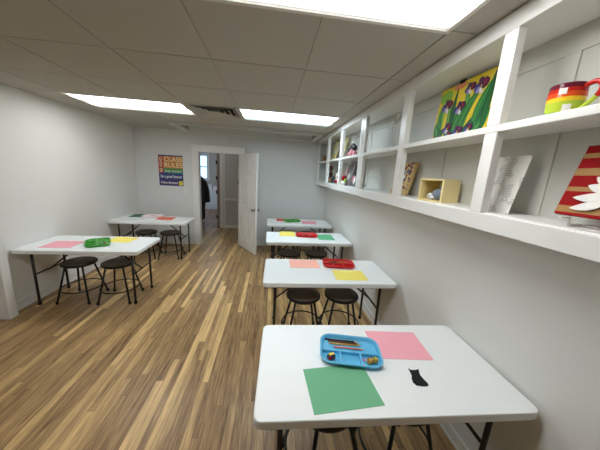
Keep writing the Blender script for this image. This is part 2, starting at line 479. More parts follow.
hs_ = empty('light_switch', (-.86, 6.75, 1.28), 0, 'dark switch on the grey hall wall beyond the doorway', 'light switch')
B().box(-.035, .035, -.008, 0, -.058, .058).build('plate', M['brass'], hs_, bevel=.002)
B().box(-.006, .006, -.016, -.008, -.01, .012).build('toggle', M['black'], hs_)
# ------------------------------------------------------------------ ceiling lights
light_labels = {'a': 'long rectangular ceiling light over the left side tables, left of the vent', 'b': 'cool white rectangular ceiling light right of the vent, before the back wall',
                'c': 'large bright ceiling light panel overhead, nearest and cut by the photo top', 'd': 'ceiling light panel over the left side near the viewer', 'e': 'ceiling light panel behind the viewer on the shelf side', 'f': 'ceiling light panel behind the viewer on the left side'}
for lx, ly, k in lights:
    L = empty('ceiling_light', (lx + .61, ly + .305, HC), 0, light_labels[k], 'ceiling light', 'rectangular ceiling lights')
    f = B(); w2, d2, b_ = .608, .303, .022
    f.box(-w2, w2, -d2, -d2 + b_, -.008, .05).box(-w2, w2, d2 - b_, d2, -.008, .05).box(-w2, -w2 + b_, -d2 + b_, d2 - b_, -.008, .05).box(w2 - b_, w2, -d2 + b_, d2 - b_, -.008, .05)
    f.box(-w2, w2, -d2, d2, .055, .09)
    f.build('frame', M['white_metal'], L, bevel=.002)
    B().box(-w2 + b_, w2 - b_, -d2 + b_, d2 - b_, .004, .02).build('diffuser', M['diffuser_cool'] if k == 'b' else M['diffuser'], L)


for nm, x, y, z, lab in (('ceiling_light', -2.1, 8.9, 2.6, 'added fill light panel brightening the far room'), ('ceiling_light', -1.5, 6.0, 2.5, 'added fill light panel brightening the hall')):
    L = empty(nm, (x, y, z), 0, lab, 'ceiling light')  # fill lamps added to brighten hall and far room, no known fixtures there
    B().box(-.31, .31, -.31, .31, -.03, 0).build('frame', M['white_metal'], L, bevel=.002)
    B().box(-.27, .27, -.27, .27, -.036, -.03).build('diffuser', mat('added_fill_diffuser', (.86, .94, 1, 1), .5, emit=14 if y > 8 else 4.2), L)
v = empty('ceiling_vent', (GX - .305, 3.349, HC), 0, 'square metal ceiling air vent between the two far lights', 'vent')
f = B()
for a, b_ in ((.302, .262),):
    f.box(-a, a, -a, -b_, -.006, .02).box(-a, a, b_, a, -.006, .02).box(-a, -b_, -b_, b_, -.006, .02).box(b_, a, -b_, b_, -.006, .02)
f.build('frame', M['vent'], v, bevel=.002)
B().box(-.262, .262, -.262, .262, .06, .065).build('duct', M['dark'], v)
for q in range(4):
    a = .25 - q * .062
    lv = B(); n = a - .028
    o_ = [(-a, -a), (a, -a), (a, a), (-a, a)]; i_ = [(-n, -n), (n, -n), (n, n), (-n, n)]
    lv.loops([[(x, y, -.010) for x, y in o_], [(x, y, .010) for x, y in i_], [(x, y, .014) for x, y in i_], [(x, y, -.006) for x, y in o_]], False, False, smooth=False)
    lv.build('louver', M['vent'], v)

# ------------------------------------------------------------------ folding tables
def make_table(name='folding_table'):
    t = empty(name)
    B().prism(rrect(1.215, .605, .036, 8), TH - .042, TH, bevel=.007).build('table_top', M['table'], t)
    for s in (-1, 1):
        lx = .495 * s
        for q in (-1, 1):
            l = B().tube([(lx, .2 * q, .012), (lx, .2 * q, TH - .045)], .0125, 12).build('leg', M['legmetal'], t)
            B().lathe([(.013, 0), (.0165, .003), (.0165, .03), (.013, .035)], (lx, .2 * q, 0), 14).build('leg_cap', M['rubber'], l)
        B().tube([(lx, -.2, .36), (lx, .2, .36)], .009, 10).build('crossbar', M['legmetal'], t)
        B().tube([(lx, -.235, TH - .053), (lx, .235, TH - .053)], .010, 10).build('pivot_bar', M['legmetal'], t)
        br = B()
        br.tube([(lx, 0, .36), (lx - .30 * s, 0, TH - .06)], .009, 10)
        br.build('brace', M['legmetal'], t)
        B().box(lx - .33 * s - .03, lx - .33 * s + .05, -.05, .05, TH - .058, TH - .042).build('brace_bracket', M['legmetal'], t, bevel=.002)
    return t

tables = [  # x, y, rot, label
    (.576, 1.031, -.034, 'white folding table nearest the viewer, holding the blue tray'),
    (.566, 2.224, -.019, 'white folding table second from the front along the shelf wall'),
    (.560, 3.481, .008, 'white folding table third from the front along the shelf wall'),
    (.546, 4.62, .02, 'white folding table by the back wall, farthest on the shelf side'),
    (-2.028, 2.976, .010, 'white folding table nearest on the left side, with the green tray'),
    (-2.026, 4.486, -.012, 'white folding table by the poster in the far left corner')]
tx = {4: -1.990, 5: -1.990}
proto = make_table(); TB = []
for i, (x, y, r_, lab) in enumerate(tables):
    o = proto if i == 0 else copy_tree(proto)
    o.location = (x, y, 0); o.rotation_euler = (0, 0, r_); tag(o, lab, 'table', 'white folding tables'); TB.append(o)

# ------------------------------------------------------------------ stools
def make_stool():
    t = empty('stool'); SH = .455
    B().lathe([(.02, SH - .004), (.145, SH - .004), (.155, SH), (.156, SH + .004), (.148, SH + .010), (.10, SH + .012), (.01, SH + .012)], n=40).build('seat', M['seat'], t)
    B().lathe([(.12, SH - .03), (.158, SH - .028), (.166, SH - .02), (.167, SH - .003), (.163, SH + .003), (.157, SH + .004), (.157, SH - .004), (.10, SH - .006)], n=40, cap0=True, cap1=True).build('seat_rim', M['black'], t)
    for k in range(4):
        a = radians(45 + 90 * k)
        l = B().tube([(.125 * cos(a), .125 * sin(a), SH - .026), (.23 * cos(a), .23 * sin(a), .015)], .0105, 10).build('leg', M['black'], t)
        B().lathe([(.011, 0), (.0145, .002), (.014, .028), (.011, .032)], (.232 * cos(a), .232 * sin(a), 0), 12).build('foot_cap', M['rubber'], l)
    rr = .125 + .105 * (SH - .026 - .15) / (SH - .041)
    B().tube([(rr * cos(2 * pi * k / 40), rr * sin(2 * pi * k / 40), .15) for k in range(40)], .007, 8, closed=True).build('foot_ring', M['black'], t)
    return t

stools = [(.318, 1.03, .3, 'black metal stool under the nearest table, below the green paper'),
          (.745, 1.03, .1, 'black metal stool under the nearest table, below the black cat cutout'),
          (.346, 2.15, 0.05, 'black stool under the second shelf-side table, below the peach paper'),
          (.728, 2.15, -.05, 'black stool under the second shelf-side table, below the yellow paper'),
          (.30, 3.40, .1, 'black stool under the third shelf-side table, on the door side'),
          (.70, 3.40, 0, 'black stool under the third shelf-side table, on the shelf side'),
          (.34, 4.62, 0, 'black stool under the farthest shelf-side table, on the door side'),
          (.74, 4.62, 0, 'black stool under the farthest shelf-side table, on the shelf side'),
          (-2.19, 2.94, .0, 'black stool under the near left table, closest to the left wall'),
          (-1.765, 2.93, .05, 'black stool under the near left table, toward the room centre'),
          (-2.14, 4.40, .1, 'black stool under the far left corner table, nearer the left wall'),
          (-1.745, 4.40, 0.05, 'black stool under the far left corner table, nearer the doorway')]
proto = make_stool()
for i, (x, y, r_, lab) in enumerate(stools):
    o = proto if i == 0 else copy_tree(proto)
    o.location = (x, y, 0); o.rotation_euler = (0, 0, r_); tag(o, lab, 'stool', 'black metal stools')

# ------------------------------------------------------------------ things on the tables
def sheet(x, y, rot, m, label, w=.305, d=.229, z=TH, curl=.0):
    n = 8; b = B(); top, bot = [], []
    for j in range(n + 1):
        for arr, dz in ((top, .0012), (bot, 0)):
            arr.append([])
            for i in range(n + 1):
                u, v_ = i / n - .5, j / n - .5
                arr[-1].append(b.bm.verts.new((u * w, v_ * d, dz + curl * max(0, abs(u * 2) - .5) ** 2 * (1 if u > 0 else .3))))
    for arr in (top, bot):
        for j in range(n):
            for i in range(n): b._f([arr[j][i], arr[j][i + 1], arr[j + 1][i + 1], arr[j + 1][i]])
    for j in range(n):
        b._f([top[j][0], top[j + 1][0], bot[j + 1][0], bot[j][0]]); b._f([top[j][n], bot[j][n], bot[j + 1][n], top[j + 1][n]])
        b._f([top[0][j], bot[0][j], bot[0][j + 1], top[0][j + 1]]); b._f([top[n][j], top[n][j + 1], bot[n][j + 1], bot[n][j]])
    o = b.build('paper_sheet', M[m]); o.location = (x, y, z + .0004); o.rotation_euler = (0, 0, rot)
    return tag(o, label, 'paper', 'construction paper on the tables')

sheet(.342, .887, .07, 'green', 'green construction paper sheet below the blue tray on the nearest table', curl=.004)
sheet(.745, 1.143, -.09, 'pink', 'pink construction paper sheet right of the blue tray on the nearest table', curl=.003)
sheet(.372, 2.395, -.02, 'peach', 'peach construction paper sheet left of the nearer red tray')
sheet(.776, 2.108, -.04, 'yellow', 'yellow construction paper sheet in front of the nearer red tray', curl=.003)
sheet(.270, 3.665, -.02, 'yellow', 'small looking yellow paper sheet left of the farther red tray', w=.24, d=.30)
sheet(.845, 3.515, -.02, 'green2', 'green paper sheet right of the farther red tray', w=.24, d=.31)
sheet(.272, 4.78, 0, 'red', 'dull red paper sheet on the farthest shelf-side table', w=.29)
sheet(.760, 4.61, -.05, 'pale_pink', 'pale pink paper sheet on the farthest shelf-side table', w=.28, d=.30)
sheet(-2.303, 2.90, .06, 'pink', 'pink paper sheet on the near left table beside the wall', d=.26, curl=.003)
sheet(-1.812, 3.135, -.03, 'yellow', 'yellow paper sheet right of the green tray on the near left table', w=.27)
sheet(-2.43, 4.72, .08, 'dgreen', 'dark green paper sheet on the far left table against the wall', w=.2, d=.29)
sheet(-1.865, 4.54, .0, 'orange_red', 'orange red paper sheet on the far left table near the doorway', w=.27, d=.25)

def tray(x, y, rot, m, label, w=.335, d=.235):
    b = B(); hgt = .024
    def ring(ww, dd, r, z): return [(p[0], p[1], z) for p in rrect(ww, dd, r, 7)]
    b.loops([ring(w - .03, d - .03, .05, 0), ring(w - .012, d - .012, .055, hgt * .6), ring(w, d, .06, hgt), ring(w - .002, d - .002, .06, hgt + .003), ring(w - .02, d - .02, .052, hgt + .002),
             ring(w - .03, d - .03, .048, .006), ring(w - .04, d - .04, .044, .004)], True, True, smooth=True)
    iw, id_ = w - .026, d - .026
    b.box(-iw / 2, iw / 2, -.022, -.011, .003, hgt - .001)
    for q in (-.055, .05): b.box(q - .005, q + .005, -id_ / 2, -.016, .003, hgt - .001)
    o = b.build('tray', m, bevel=.002); o.location = (x, y, TH + .0005); o.rotation_euler = (0, 0, rot)
    return tag(o, label, 'tray', 'divided craft trays')

def on_tray(px, py, rot, u, v_): return (px + u * cos(rot) - v_ * sin(rot), py + u * sin(rot) + v_ * cos(rot))

TR = [(.448, 1.088, -.20, 'tray_blue', 'light blue divided tray with pencils on the nearest table'),
      (.735, 2.375, -.12, 'tray_red', 'red divided tray between peach and yellow papers on the second table'),
      (.560, 3.57, -.08, 'tray_red', 'red divided tray between yellow and green papers on the third table'),
      (.425, 4.665, .45, 'tray_green', 'green tray on the farthest shelf-side table'),
      (-1.975, 2.953, -1.02, 'tray_green', 'green divided tray with dark crayons on the near left table'),
      (-2.135, 4.655, .05, 'tray_white', 'white tray on the far left table between green and orange papers')]
for x, y, r_, m, lab in TR: tray(x, y, r_, M[m], lab, *((.322, .228) if m == 'tray_blue' else ()))

def pencil(x, y, z, rot, m, label, L=.165, r=.0046):
    p = empty('pencil', (x, y, z + r), rot, label, 'pencil', 'pencils in the blue tray')
    mt = Matrix.Rotation(radians(90), 4, 'Y')
    B().lathe([(r, -L / 2), (r, L / 2 - .02)], n=6, mtx=mt).build('barrel', m, p)
    B().lathe([(r, L / 2 - .02), (r * .35, L / 2 - .005)], n=8, mtx=mt).build('sharpened_tip', M['c_tip'], p)
    B().lathe([(r * .34, L / 2 - .005), (.0003, L / 2)], n=8, mtx=mt).build('lead', M['c_graphite'], p)
    return p
bt = TR[0]; zt = TH + .0048
for u, v_, c_, lab, dr, L in ((-.040, .084, 'c_black', 'black pencil, backmost in the blue tray', 0.0, .19), (-.025, .070, 'c_brown', 'brown pencil in the blue tray beside the black one', -.02, .185),
                           (-.02, .054, 'c_gold', 'gold pencil in the blue tray between brown and coral ones', .03, .18), (-.0, .026, 'c_coral', 'coral red pencil, frontmost in the blue tray', .0, .17)):
    x, y = on_tray(bt[0], bt[1], bt[2], u, v_)
    pencil(x, y, zt, bt[2] + dr, M[c_], lab, L)
# dark sharpener, bead balls and pink erasers in the small compartments
x, y = on_tray(*bt[:3], -.103, -.062)
sh = empty('pencil_sharpener', (x, y, zt), bt[2] + .4, 'dark glossy sharpener with yellow top in the left corner of blue tray', 'sharpener')
B().ball((0, 0, .014), .021, (1.15, .85, .65)).build('body', mat('glossy_maroon', rgb(48, 16, 24), .12), sh)
B().box(-.012, .016, -.004, .010, .0255, .0285).build('blade', M['c_yellow'], sh, bevel=.001)
B().ball((-.012, -.012, .014), .008, (1, 1, .8)).build('shavings_window', M['c_red'], sh)
for u, v_, m_, r_, lab in ((.093, -.066, 'beads2', .0165, 'gold and brown beaded ball in the blue tray'), (.122, -.055, 'beads', .0155, 'yellow green beaded ball at the right end of blue tray')):
    x, y = on_tray(*bt[:3], u, v_)
    b = B(); rnd = random.Random(int(u * 1000))
    b.ball((0, 0, r_), r_ * .9)
    for k in range(46):
        zz = 1 - 2 * (k + .5) / 46; ph = k * 2.39996; q = math.sqrt(1 - zz * zz)
        b.ball((r_ * .86 * q * cos(ph), r_ * .86 * q * sin(ph), r_ + r_ * .86 * zz), .0030, n=7)
    o = b.build('beaded_ball', M[m_]); o.location = (x, y, zt); tag(o, lab, 'beaded ball')
for u, v_, lab in ((.064, -.088, 'pink eraser bit in the front corner of the blue tray compartment'), (.068, -.050, 'pink eraser bit behind the beaded ball in the blue tray')):
    x, y = on_tray(*bt[:3], u, v_)
    o = B().box(-.007, .007, -.004, .004, 0, .007).build('eraser', M['c_pinkish'], bevel=.0015); o.location = (x, y, zt); o.rotation_euler = (0, 0, u * 30); tag(o, lab, 'eraser')

def crayon(x, y, z, rot, m, label, group, L=.085, r=.0045):
    mt = Matrix.Rotation(radians(90), 4, 'Y')
    b = B().use(m).lathe([(r * .9, -L / 2), (r, -L / 2 + .002), (r, L / 2 - .014), (r * .85, L / 2 - .012), (r * .4, L / 2), (.0004, L / 2)], n=12, mtx=mt)
    b.use(M['c_black']).lathe([(r * 1.04, L / 2 - .024), (r * 1.04, L / 2 - .020)], n=12, mtx=mt, cap0=False, cap1=False)
    o = b.build('crayon', None); o.location = (x, y, z + r * 1.05); o.rotation_euler = (0, 0, rot)
    return tag(o, label, 'crayon', group)
for ti, tn, items in ((1, 'red tray on the second table', (('forest', -.06, .05), ('black', -.02, .062), ('orange', .03, .045), ('brown', -.03, .028), ('gold', .05, .07))),
                      (2, 'red tray on the third table', (('black', -.05, .05), ('orange', .02, .062), ('forest', .03, .03))),
                      (3, 'green tray on the farthest shelf-side table', (('black', -.04, .05), ('brown', .04, .055))),
                      (4, 'green tray on the near left table', (('black', .07, .055), ('brown', .08, .038), ('crimson', .05, .07), ('forest', -.06, .05), ('blue', .05, .018))),
                      (5, 'white tray on the far left table', (('red', .03, .05), ('coral', -.04, .045), ('maroon', .0, .065)))):
    px, py, pr = TR[ti][:3]
    for k, (c_, u, v_) in enumerate(items):
        x, y = on_tray(px, py, pr, u, v_)
        crayon(x, y, zt, pr + random.uniform(-.12, .12) + (pi if k % 2 else 0), M['c_' + c_], f'{c_} crayon lying in the {tn}', 'crayons in the trays')

# black cat cutout
cat = [(-0.015, 0.06), (-0.009, 0.049), (0.005, 0.0465), (0.019, 0.047), (0.036, 0.051), (0.027, 0.033), (0.021, 0.012), (0.024, -0.013), (0.029, -0.033), (0.026, -0.043), (0.017, -0.048), (-0.006, -0.047), (-0.033, -0.04), (-0.04, -0.023), (-0.033, -0.001), (-0.022, 0.017), (-0.019, 0.035)]
o = B().prism(cat, 0, .002).build('cat_cutout', M['blackpaper']); o.location = (.73, .91, TH + .0005)
tag(o, 'black cat silhouette cutout lying on the nearest table', 'cutout')

# ------------------------------------------------------------------ wall shelf with open posts
XS = .95
sh = empty('wall_shelf', (XW, 2.3, 1.395), 0, 'long white built-in open cubby shelf along the right wall', 'shelf')
OFF = Vector((-XW, -2.3, -1.395))
Y0, Y1 = .20, YB
def spart(name, boxes, m, bevel=.003):
    b = B()
    for q in boxes: b.box(*q, mtx=Matrix.Translation(OFF))
    return b.build(name, m, sh, bevel=bevel)
ZB, ZM, ZT = 1.474, 1.848, 2.225
spart('shelf_board', [(XS + .02, XW, Y0, Y1, ZB - .05, ZB)], M['shelf'])
spart('shelf_board', [(XS + .02, XW, Y0, Y1, ZM - .02, ZM)], M['shelf'])
spart('top_board', [(XS + .02, XW, Y0, Y1, ZT, HC - .004)], M['shelf'])
spart('face_rail', [(XS, XS + .02, Y0, Y1, 1.395, 1.470)], M['shelf'])
spart('face_rail', [(XS, XS + .02, Y0, Y1, 1.822, 1.852)], M['shelf'])
spart('face_rail', [(XS, XS + .02, Y0, Y1, 2.217, HC - .004)], M['shelf'])
stiles = [(.20, .27), (.992, 1.055), (1.757, 1.835), (2.557, 2.703), (3.41, 3.50), (4.215, 4.325), (5.06, 5.195)]
for i, (a, b_) in enumerate(stiles):
    if i == 3:
        spart('post', [(XS, XS + .02, a, a + .07, 1.470, 1.822), (XS, XS + .02, a + .076, b_, 1.470, 1.822), (XS, XS + .02, a, a + .07, 1.852, 2.217), (XS, XS + .02, a + .076, b_, 1.852, 2.217), (XS + .02, XS + .045, a + .03, b_ - .03, 1.47, 1.826), (XS + .02, XS + .045, a + .03, b_ - .03, 1.85, 2.22)], M['shelf'])
    else:
        spart('post', [(XS, XS + .038, a, b_, 1.470, 1.822), (XS, XS + .038, a, b_, 1.852, 2.217)], M['shelf'])
spart('end_panel', [(XS + .04, XW, .2, .22, ZB, ZM - .02), (XS + .04, XW, .2, .22, ZM, ZT)], M['shelf'])
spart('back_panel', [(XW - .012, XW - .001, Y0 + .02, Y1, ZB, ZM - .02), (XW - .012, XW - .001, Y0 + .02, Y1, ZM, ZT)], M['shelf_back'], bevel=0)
bt_ = []
for y in (.30, .958, 1.632, 2.30, 2.98, 3.65, 4.32, 4.98):
    bt_ += [(XW - .019, XW - .012, y - .028, y + .028, ZB, ZM - .02), (XW - .019, XW - .012, y - .028, y + .028, ZM, 2.13)]
bt_ += [(XW - .019, XW - .012, Y0 + .02, Y1, 2.13, ZT)]
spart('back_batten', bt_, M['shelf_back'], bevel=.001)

# ------------------------------------------------------------------ art on the shelf
def panel_frame(bl, br, lean):
    """matrix: x along bl->br, z up the leaning face, -y out of the face"""
    bl, br = Vector(bl), Vector(br); x = (br - bl).normalized()
    n = x.cross(Vector((0, 0, 1)))
    z = (Vector((0, 0, 1)) * cos(lean) - n * sin(lean)); y = z.cross(x)
    m_ = Matrix((x, y, z)).transposed().to_4x4(); m_.translation = bl
    return m_

def painted(name, w_, h_, t_, base, shapes, label, cat_, mtx, side=None):
    b = B().use(side or base).box(0, w_, 0, t_, 0, h_)
    b.use(base).box(0, w_, -.0004, 0, 0, h_)
    for k, (m_, pts) in enumerate(shapes):
        y = -.0008 - .00012 * k
        b.use(m_)
        f = [b.bm.verts.new((min(max(p[0], .001), w_ - .001), y, min(max(p[1], .001), h_ - .001))) for p in pts]
        bk = [b.bm.verts.new((v.co.x, -.0003, v.co.z)) for v in f]
        b._f(f)
        n = len(f)
        for i in range(n): b._f([f[i], bk[i], bk[(i + 1) % n], f[(i + 1) % n]])
    o = b.build(name, None); o.matrix_world = mtx
    return tag(o, label, cat_)

def blob(cx, cz, rx, rz, rot=0, n=14, wob=.12, seed=0):
    rnd = random.Random(seed); out = []
    for k in range(n):
        a = 2 * pi * k / n; q = 1 + rnd.uniform(-wob, wob)
        x, z = rx * q * cos(a), rz * q * sin(a)
        out.append((cx + x * cos(rot) - z * sin(rot), cz + x * sin(rot) + z * cos(rot)))
    return out
def leafp(x0, z0, x1, z1, w_, bend=0.0, n=9):
    p0, p1 = Vector((x0, z0)), Vector((x1, z1)); d_ = p1 - p0; nn = Vector((-d_.y, d_.x)).normalized()
    A, Z = [], []
    for k in range(n + 1):
        t = k / n; c_ = p0 + d_ * t + nn * bend * sin(pi * t); q = w_ * sin(pi * min(1, .12 + t * .88)) ** .8 * .5
        A.append(tuple(c_ + nn * q)); Z.append(tuple(c_ - nn * q))
    return A + Z[::-1]

# iris canvas (generic purple flowers, green leaves, yellow ground)
W_, H_ = .455, .355
shp = []
rnd = random.Random(4)
C_ = lambda k: M['c_' + k]
shp.append((C_('salmon'), blob(.04, .03, .06, .035, seed=1))); shp.append((C_('salmon'), blob(.17, .335, .05, .02, seed=2))); shp.append((C_('lime'), blob(.06, .30, .06, .04, seed=9)))
shp.append((C_('lime'), blob(.05, .16, .035, .10, seed=8)))
for x0, z0, x1, z1, w_, bd, c_ in ((.08, .02, .05, .27, .045, .02, 'leaf'), (.12, .0, .10, .30, .04, -.02, 'leaf3'), (.10, .0, .20, .24, .05, -.03, 'leaf'), (.19, .0, .16, .33, .04, .02, 'leaf2'),
                                (.2, .03, .28, .22, .06, .03, 'leaf'), (.26, .04, .23, .34, .045, -.02, 'leaf3'), (.24, .03, .36, .30, .06, .03, 'leaf'), (.28, .05, .40, .22, .07, -.03, 'leaf2'), (.34, .04, .43, .32, .05, .02, 'leaf'),
                                (.30, .02, .44, .15, .07, -.03, 'leaf'), (.41, .05, .42, .34, .04, 0, 'leaf2'), (.06, .02, .015, .14, .06, .0, 'leaf'), (.07, .0, .12, .10, .05, .02, 'leaf2'), (.34, .10, .26, .0, .05, 0, 'leaf2'), (.15, .06, .21, .0, .03, 0, 'leaf3')):
    shp.append((C_(c_), leafp(x0, z0, x1, z1, w_ * .95, bd)))
    shp.append((C_({'leaf': 'leaf3', 'leaf2': 'leaf', 'leaf3': 'lime'}[c_]), leafp(x0, z0 + .01, x0 + (x1 - x0) * .9, z0 + (z1 - z0) * .9, w_ * .16, bd)))
for cx, cz, sc_ in ((.095, .235, .95), (.215, .20, .9), (.345, .285, 1.0), (.265, .295, .75), (.145, .09, .75), (.245, .055, .8), (.33, .06, .6), (.17, .045, .5)):
    sd = int(cx * 1000)
    shp += [(C_('indigo'), blob(cx - .022 * sc_, cz - .004, .030 * sc_, .024 * sc_, .5, seed=sd)), (C_('plum'), blob(cx + .02 * sc_, cz + .008, .022 * sc_, .028 * sc_, -.3, seed=sd + 1)),
            (C_('plum'), blob(cx - .008 * sc_, cz + .02 * sc_, .017 * sc_, .026 * sc_, .3, seed=sd + 2)), (C_('lilac'), blob(cx - .012 * sc_, cz - .022 * sc_, .018 * sc_, .018 * sc_, .2, seed=sd + 3)),
            (C_('white'), blob(cx + .004 * sc_, cz - .030 * sc_, .010 * sc_, .018 * sc_, .4, seed=sd + 4)), (C_('crimson'), blob(cx + .022 * sc_, cz + .012 * sc_, .007 * sc_, .016 * sc_, 0, seed=sd + 5)), (C_('yellow'), blob(cx + .002, cz - .004, .004, .008, .2, seed=sd + 6))]
ic = painted('flower_painting', W_, H_, .018, C_('yellow'), shp, 'bright painting of purple flowers and green leaves on yellow, upper shelf', 'painting',
             panel_frame((1.116, 1.69, ZM + .001), (1.116, 1.235, ZM + .001), radians(4.5)), M['c_white'])
B().box(.16, .20, -.004, .012, H_ - .006, H_ + .012).build('black_clip', M['rubber'], ic)

# printed sheet
painted('printed_sheet', .185, .265, .003, M['print'], [], 'white sheet printed with fine grey drawing, leaning in lower shelf bay', 'paper',
        panel_frame((1.055, 1.142, ZB + .001), (1.055, .958, ZB + .001), radians(12)))

# red and gold striped canvas with white cut leaves, on a small stand
Wc, Hc_ = .28, .25
shp = []
for z0, z1 in ((.008, .036), (.085, .105), (.142, .172), (.205, .226)):
    shp.append((C_('ochre'), [(0, z0), (Wc, z0 + .004), (Wc, z1), (0, z1 - .004)]))
cm = panel_frame((1.04, .772, ZB + .038), (1.04, .492, ZB + .038), radians(16))
rc = painted('striped_canvas', Wc, Hc_, .016, C_('red'), shp, 'red canvas with gold stripes and white cut-out leaves, nearest on the lower shelf', 'canvas', cm, M['c_red'])
lf = B()
LSX = -.022
def leafsolid(x0, z0, x1, z1, w_, bend, m_, y=-.012, th=.004):
    pts = leafp(x0 + LSX, z0, x1 + LSX, z1, w_, bend); lf.use(m_)
    lf.loops([[(p[0], y, p[1]) for p in pts], [(p[0], y + th, p[1]) for p in pts]], smooth=False)
leafsolid(.150, .035, .185, .155, .062, -.01, C_('white'), -.016)
for k, (x0, z0, x1, z1) in enumerate(((.155, .06, .065, .022), (.155, .08, .060, .060), (.15, .10, .085, .105), (.155, .115, .095, .135), (.16, .13, .105, .20), (.17, .14, .155, .225), (.18, .14, .205, .215), (.19, .12, .25, .18), (.19, .10, .255, .12), (.185, .07, .25, .06))):
    leafsolid(x0, z0, x1, z1, .030, .006, C_('white'), -.010 - .0006 * (k % 3))
for z in (.06, .085, .11, .13): leafsolid(.142, z, .192, z + .008, .010, -.005, C_('greycut'), -.0185, .002)
o = lf.build('paper_leaves', None, rc)
st = empty('display_stand', (1.03, .64, ZB), 0, 'small clear white easel stand under the red striped canvas', 'stand')
for s in (-.07, .07):
    B().tube([(-.045, s, .038 - .008), (-.035, s, .030), (-.005, s, .030), (.0, s, .004), (.10, s, .004)], .004, 8).build('foot', M['white_metal'], st)
B().tube([(.05, -.07, .004), (.05, .07, .004)], .0035, 8).build('crossbar', M['white_metal'], st)

# rainbow mug
mg = empty('mug', (1.045, .835, ZM), radians(0), 'big rainbow striped mug with a white price sticker on the upper shelf', 'mug')
G = M['mugglaze']
b = B()
prof = [(.048, 0, 'blue'), (.056, .006, 'green'), (.062, .022, 'lime'), (.066, .042, 'lime'), (.068, .062, 'yellow'), (.068, .078, 'orange'), (.067, .098, 'red'), (.066, .114, 'purple'), (.066, .130, 'purple')]
for k in range(len(prof) - 1):
    b.use(G[prof[k][2]] if k else G['blue']); b.lathe([prof[k][:2], prof[k + 1][:2]], n=40, cap0=(k == 0), cap1=False)
b.use(G['purple']).lathe([(.066, .130), (.064, .133), (.061, .130), (.060, .06), (.05, .012), (.002, .010)], n=40, cap0=False, cap1=True)
b.build('cup', None, mg, fix=True)
hd = [(0, -.060, .112), (0, -.085, .122), (0, -.112, .120), (0, -.128, .100), (0, -.122, .075), (0, -.10, .052), (0, -.075, .036), (0, -.056, .028)]
def sub(ps, n=3):
    out = []
    for k in range(len(ps) - 1):
        p = [Vector(ps[max(0, min(len(ps) - 1, k + q))]) for q in (-1, 0, 1, 2)]
        for i in range(n):
            t = i / n; out.append(.5 * ((2 * p[1]) + (p[2] - p[0]) * t + (2 * p[0] - 5 * p[1] + 4 * p[2] - p[3]) * t * t + (3 * p[1] - p[0] - 3 * p[2] + p[3]) * t ** 3))
    return out + [Vector(ps[-1])]
hs = sub(hd)
hb = B(); cut = len(hs) * 5 // 8
hb.use(G['red']).tube(hs[:cut + 1], .010, 10); hb.use(G['lime']).tube(hs[cut:], .010, 10, r2=.008)
hb.build('handle', None, mg)
a0 = radians(205); stk = B()
stk.loops([[(.0685 * cos(a0 + q), .0685 * sin(a0 + q), z) for z in (.088, .112)] for q in (-.2, -.1, 0, .1, .2)], False, False, closed=False)
stk.build('price_sticker', M['c_white'], mg)
b = B(); b.loops([[(.0675 * cos(radians(225) + q), .0675 * sin(radians(225) + q), z) for z in (.02, .048)] for q in (-.22, -.1, 0, .1, .22)], False, False, closed=False)
b.build('white_patch', M['c_white'], mg)
mg.scale = (.76, .76, .84)

# yellow shadow box with a figure in it
bx = empty('shadow_box', (1.062, 1.447, ZB), radians(16), 'pale yellow open-front display box with a figurine inside, on the lower shelf', 'display box')
w2, dp, hh, th_ = .085, .075, .142, .011
b = B()
b.box(-dp, dp, -w2, w2, 0, th_).box(-dp, dp, -w2, w2, hh - th_, hh).box(-dp, dp, -w2, -w2 + th_, th_, hh - th_).box(-dp, dp, w2 - th_, w2, th_, hh - th_).box(dp - .006, dp, -w2 + th_, w2 - th_, th_, hh - th_)
b.build('box_shell', C_('boxyellow'), bx, bevel=.001)
fg = empty('figurine', (1.035, 1.43, ZB + .0115), radians(16), 'blue grey and white rabbit-like lump figurine inside the yellow box', 'figurine')
B().ball((.01, -.015, .036), .042, (.75, 1.1, .85)).ball((.012, -.035, .078), .022, (.7, .9, 1.5), mtx=Matrix.Rotation(.5, 4, 'X')).build('body', C_('figblue'), fg)
B().ball((-.008, .03, .021), .022, (.8, 1, .95)).ball((-.014, .012, .012), .012).build('white_head', C_('figwhite'), fg)

# tan spotted board
painted('mosaic_board', .255, .272, .02, M['spots'], [(C_('figblue'), blob(.11, .17, .035, .03, .3, seed=5)), (C_('purple'), blob(.13, .13, .03, .035, .1, seed=6)), (C_('white'), blob(.14, .15, .018, .018, seed=7)), (C_('dkgrey'), blob(.17, .20, .022, .018, seed=11)),
        (C_('maroon'), blob(.06, .06, .014, .012, seed=12)), (C_('maroon'), blob(.20, .06, .014, .012, seed=13)), (C_('maroon'), blob(.21, .23, .014, .012, seed=14)), (C_('maroon'), blob(.05, .22, .014, .012, seed=15)), (C_('maroon'), blob(.22, .14, .012, .012, seed=16)), (C_('maroon'), blob(.16, .04, .012, .012, seed=17)), (C_('maroon'), blob(.02, .03, .012, .012, seed=18))],
        'tan board with dark red spots leaning behind a shelf post beside the yellow box', 'board', panel_frame((1.085, 2.125, ZB + .001), (1.085, 1.87, ZB + .001), radians(13)), M['c_tan'])

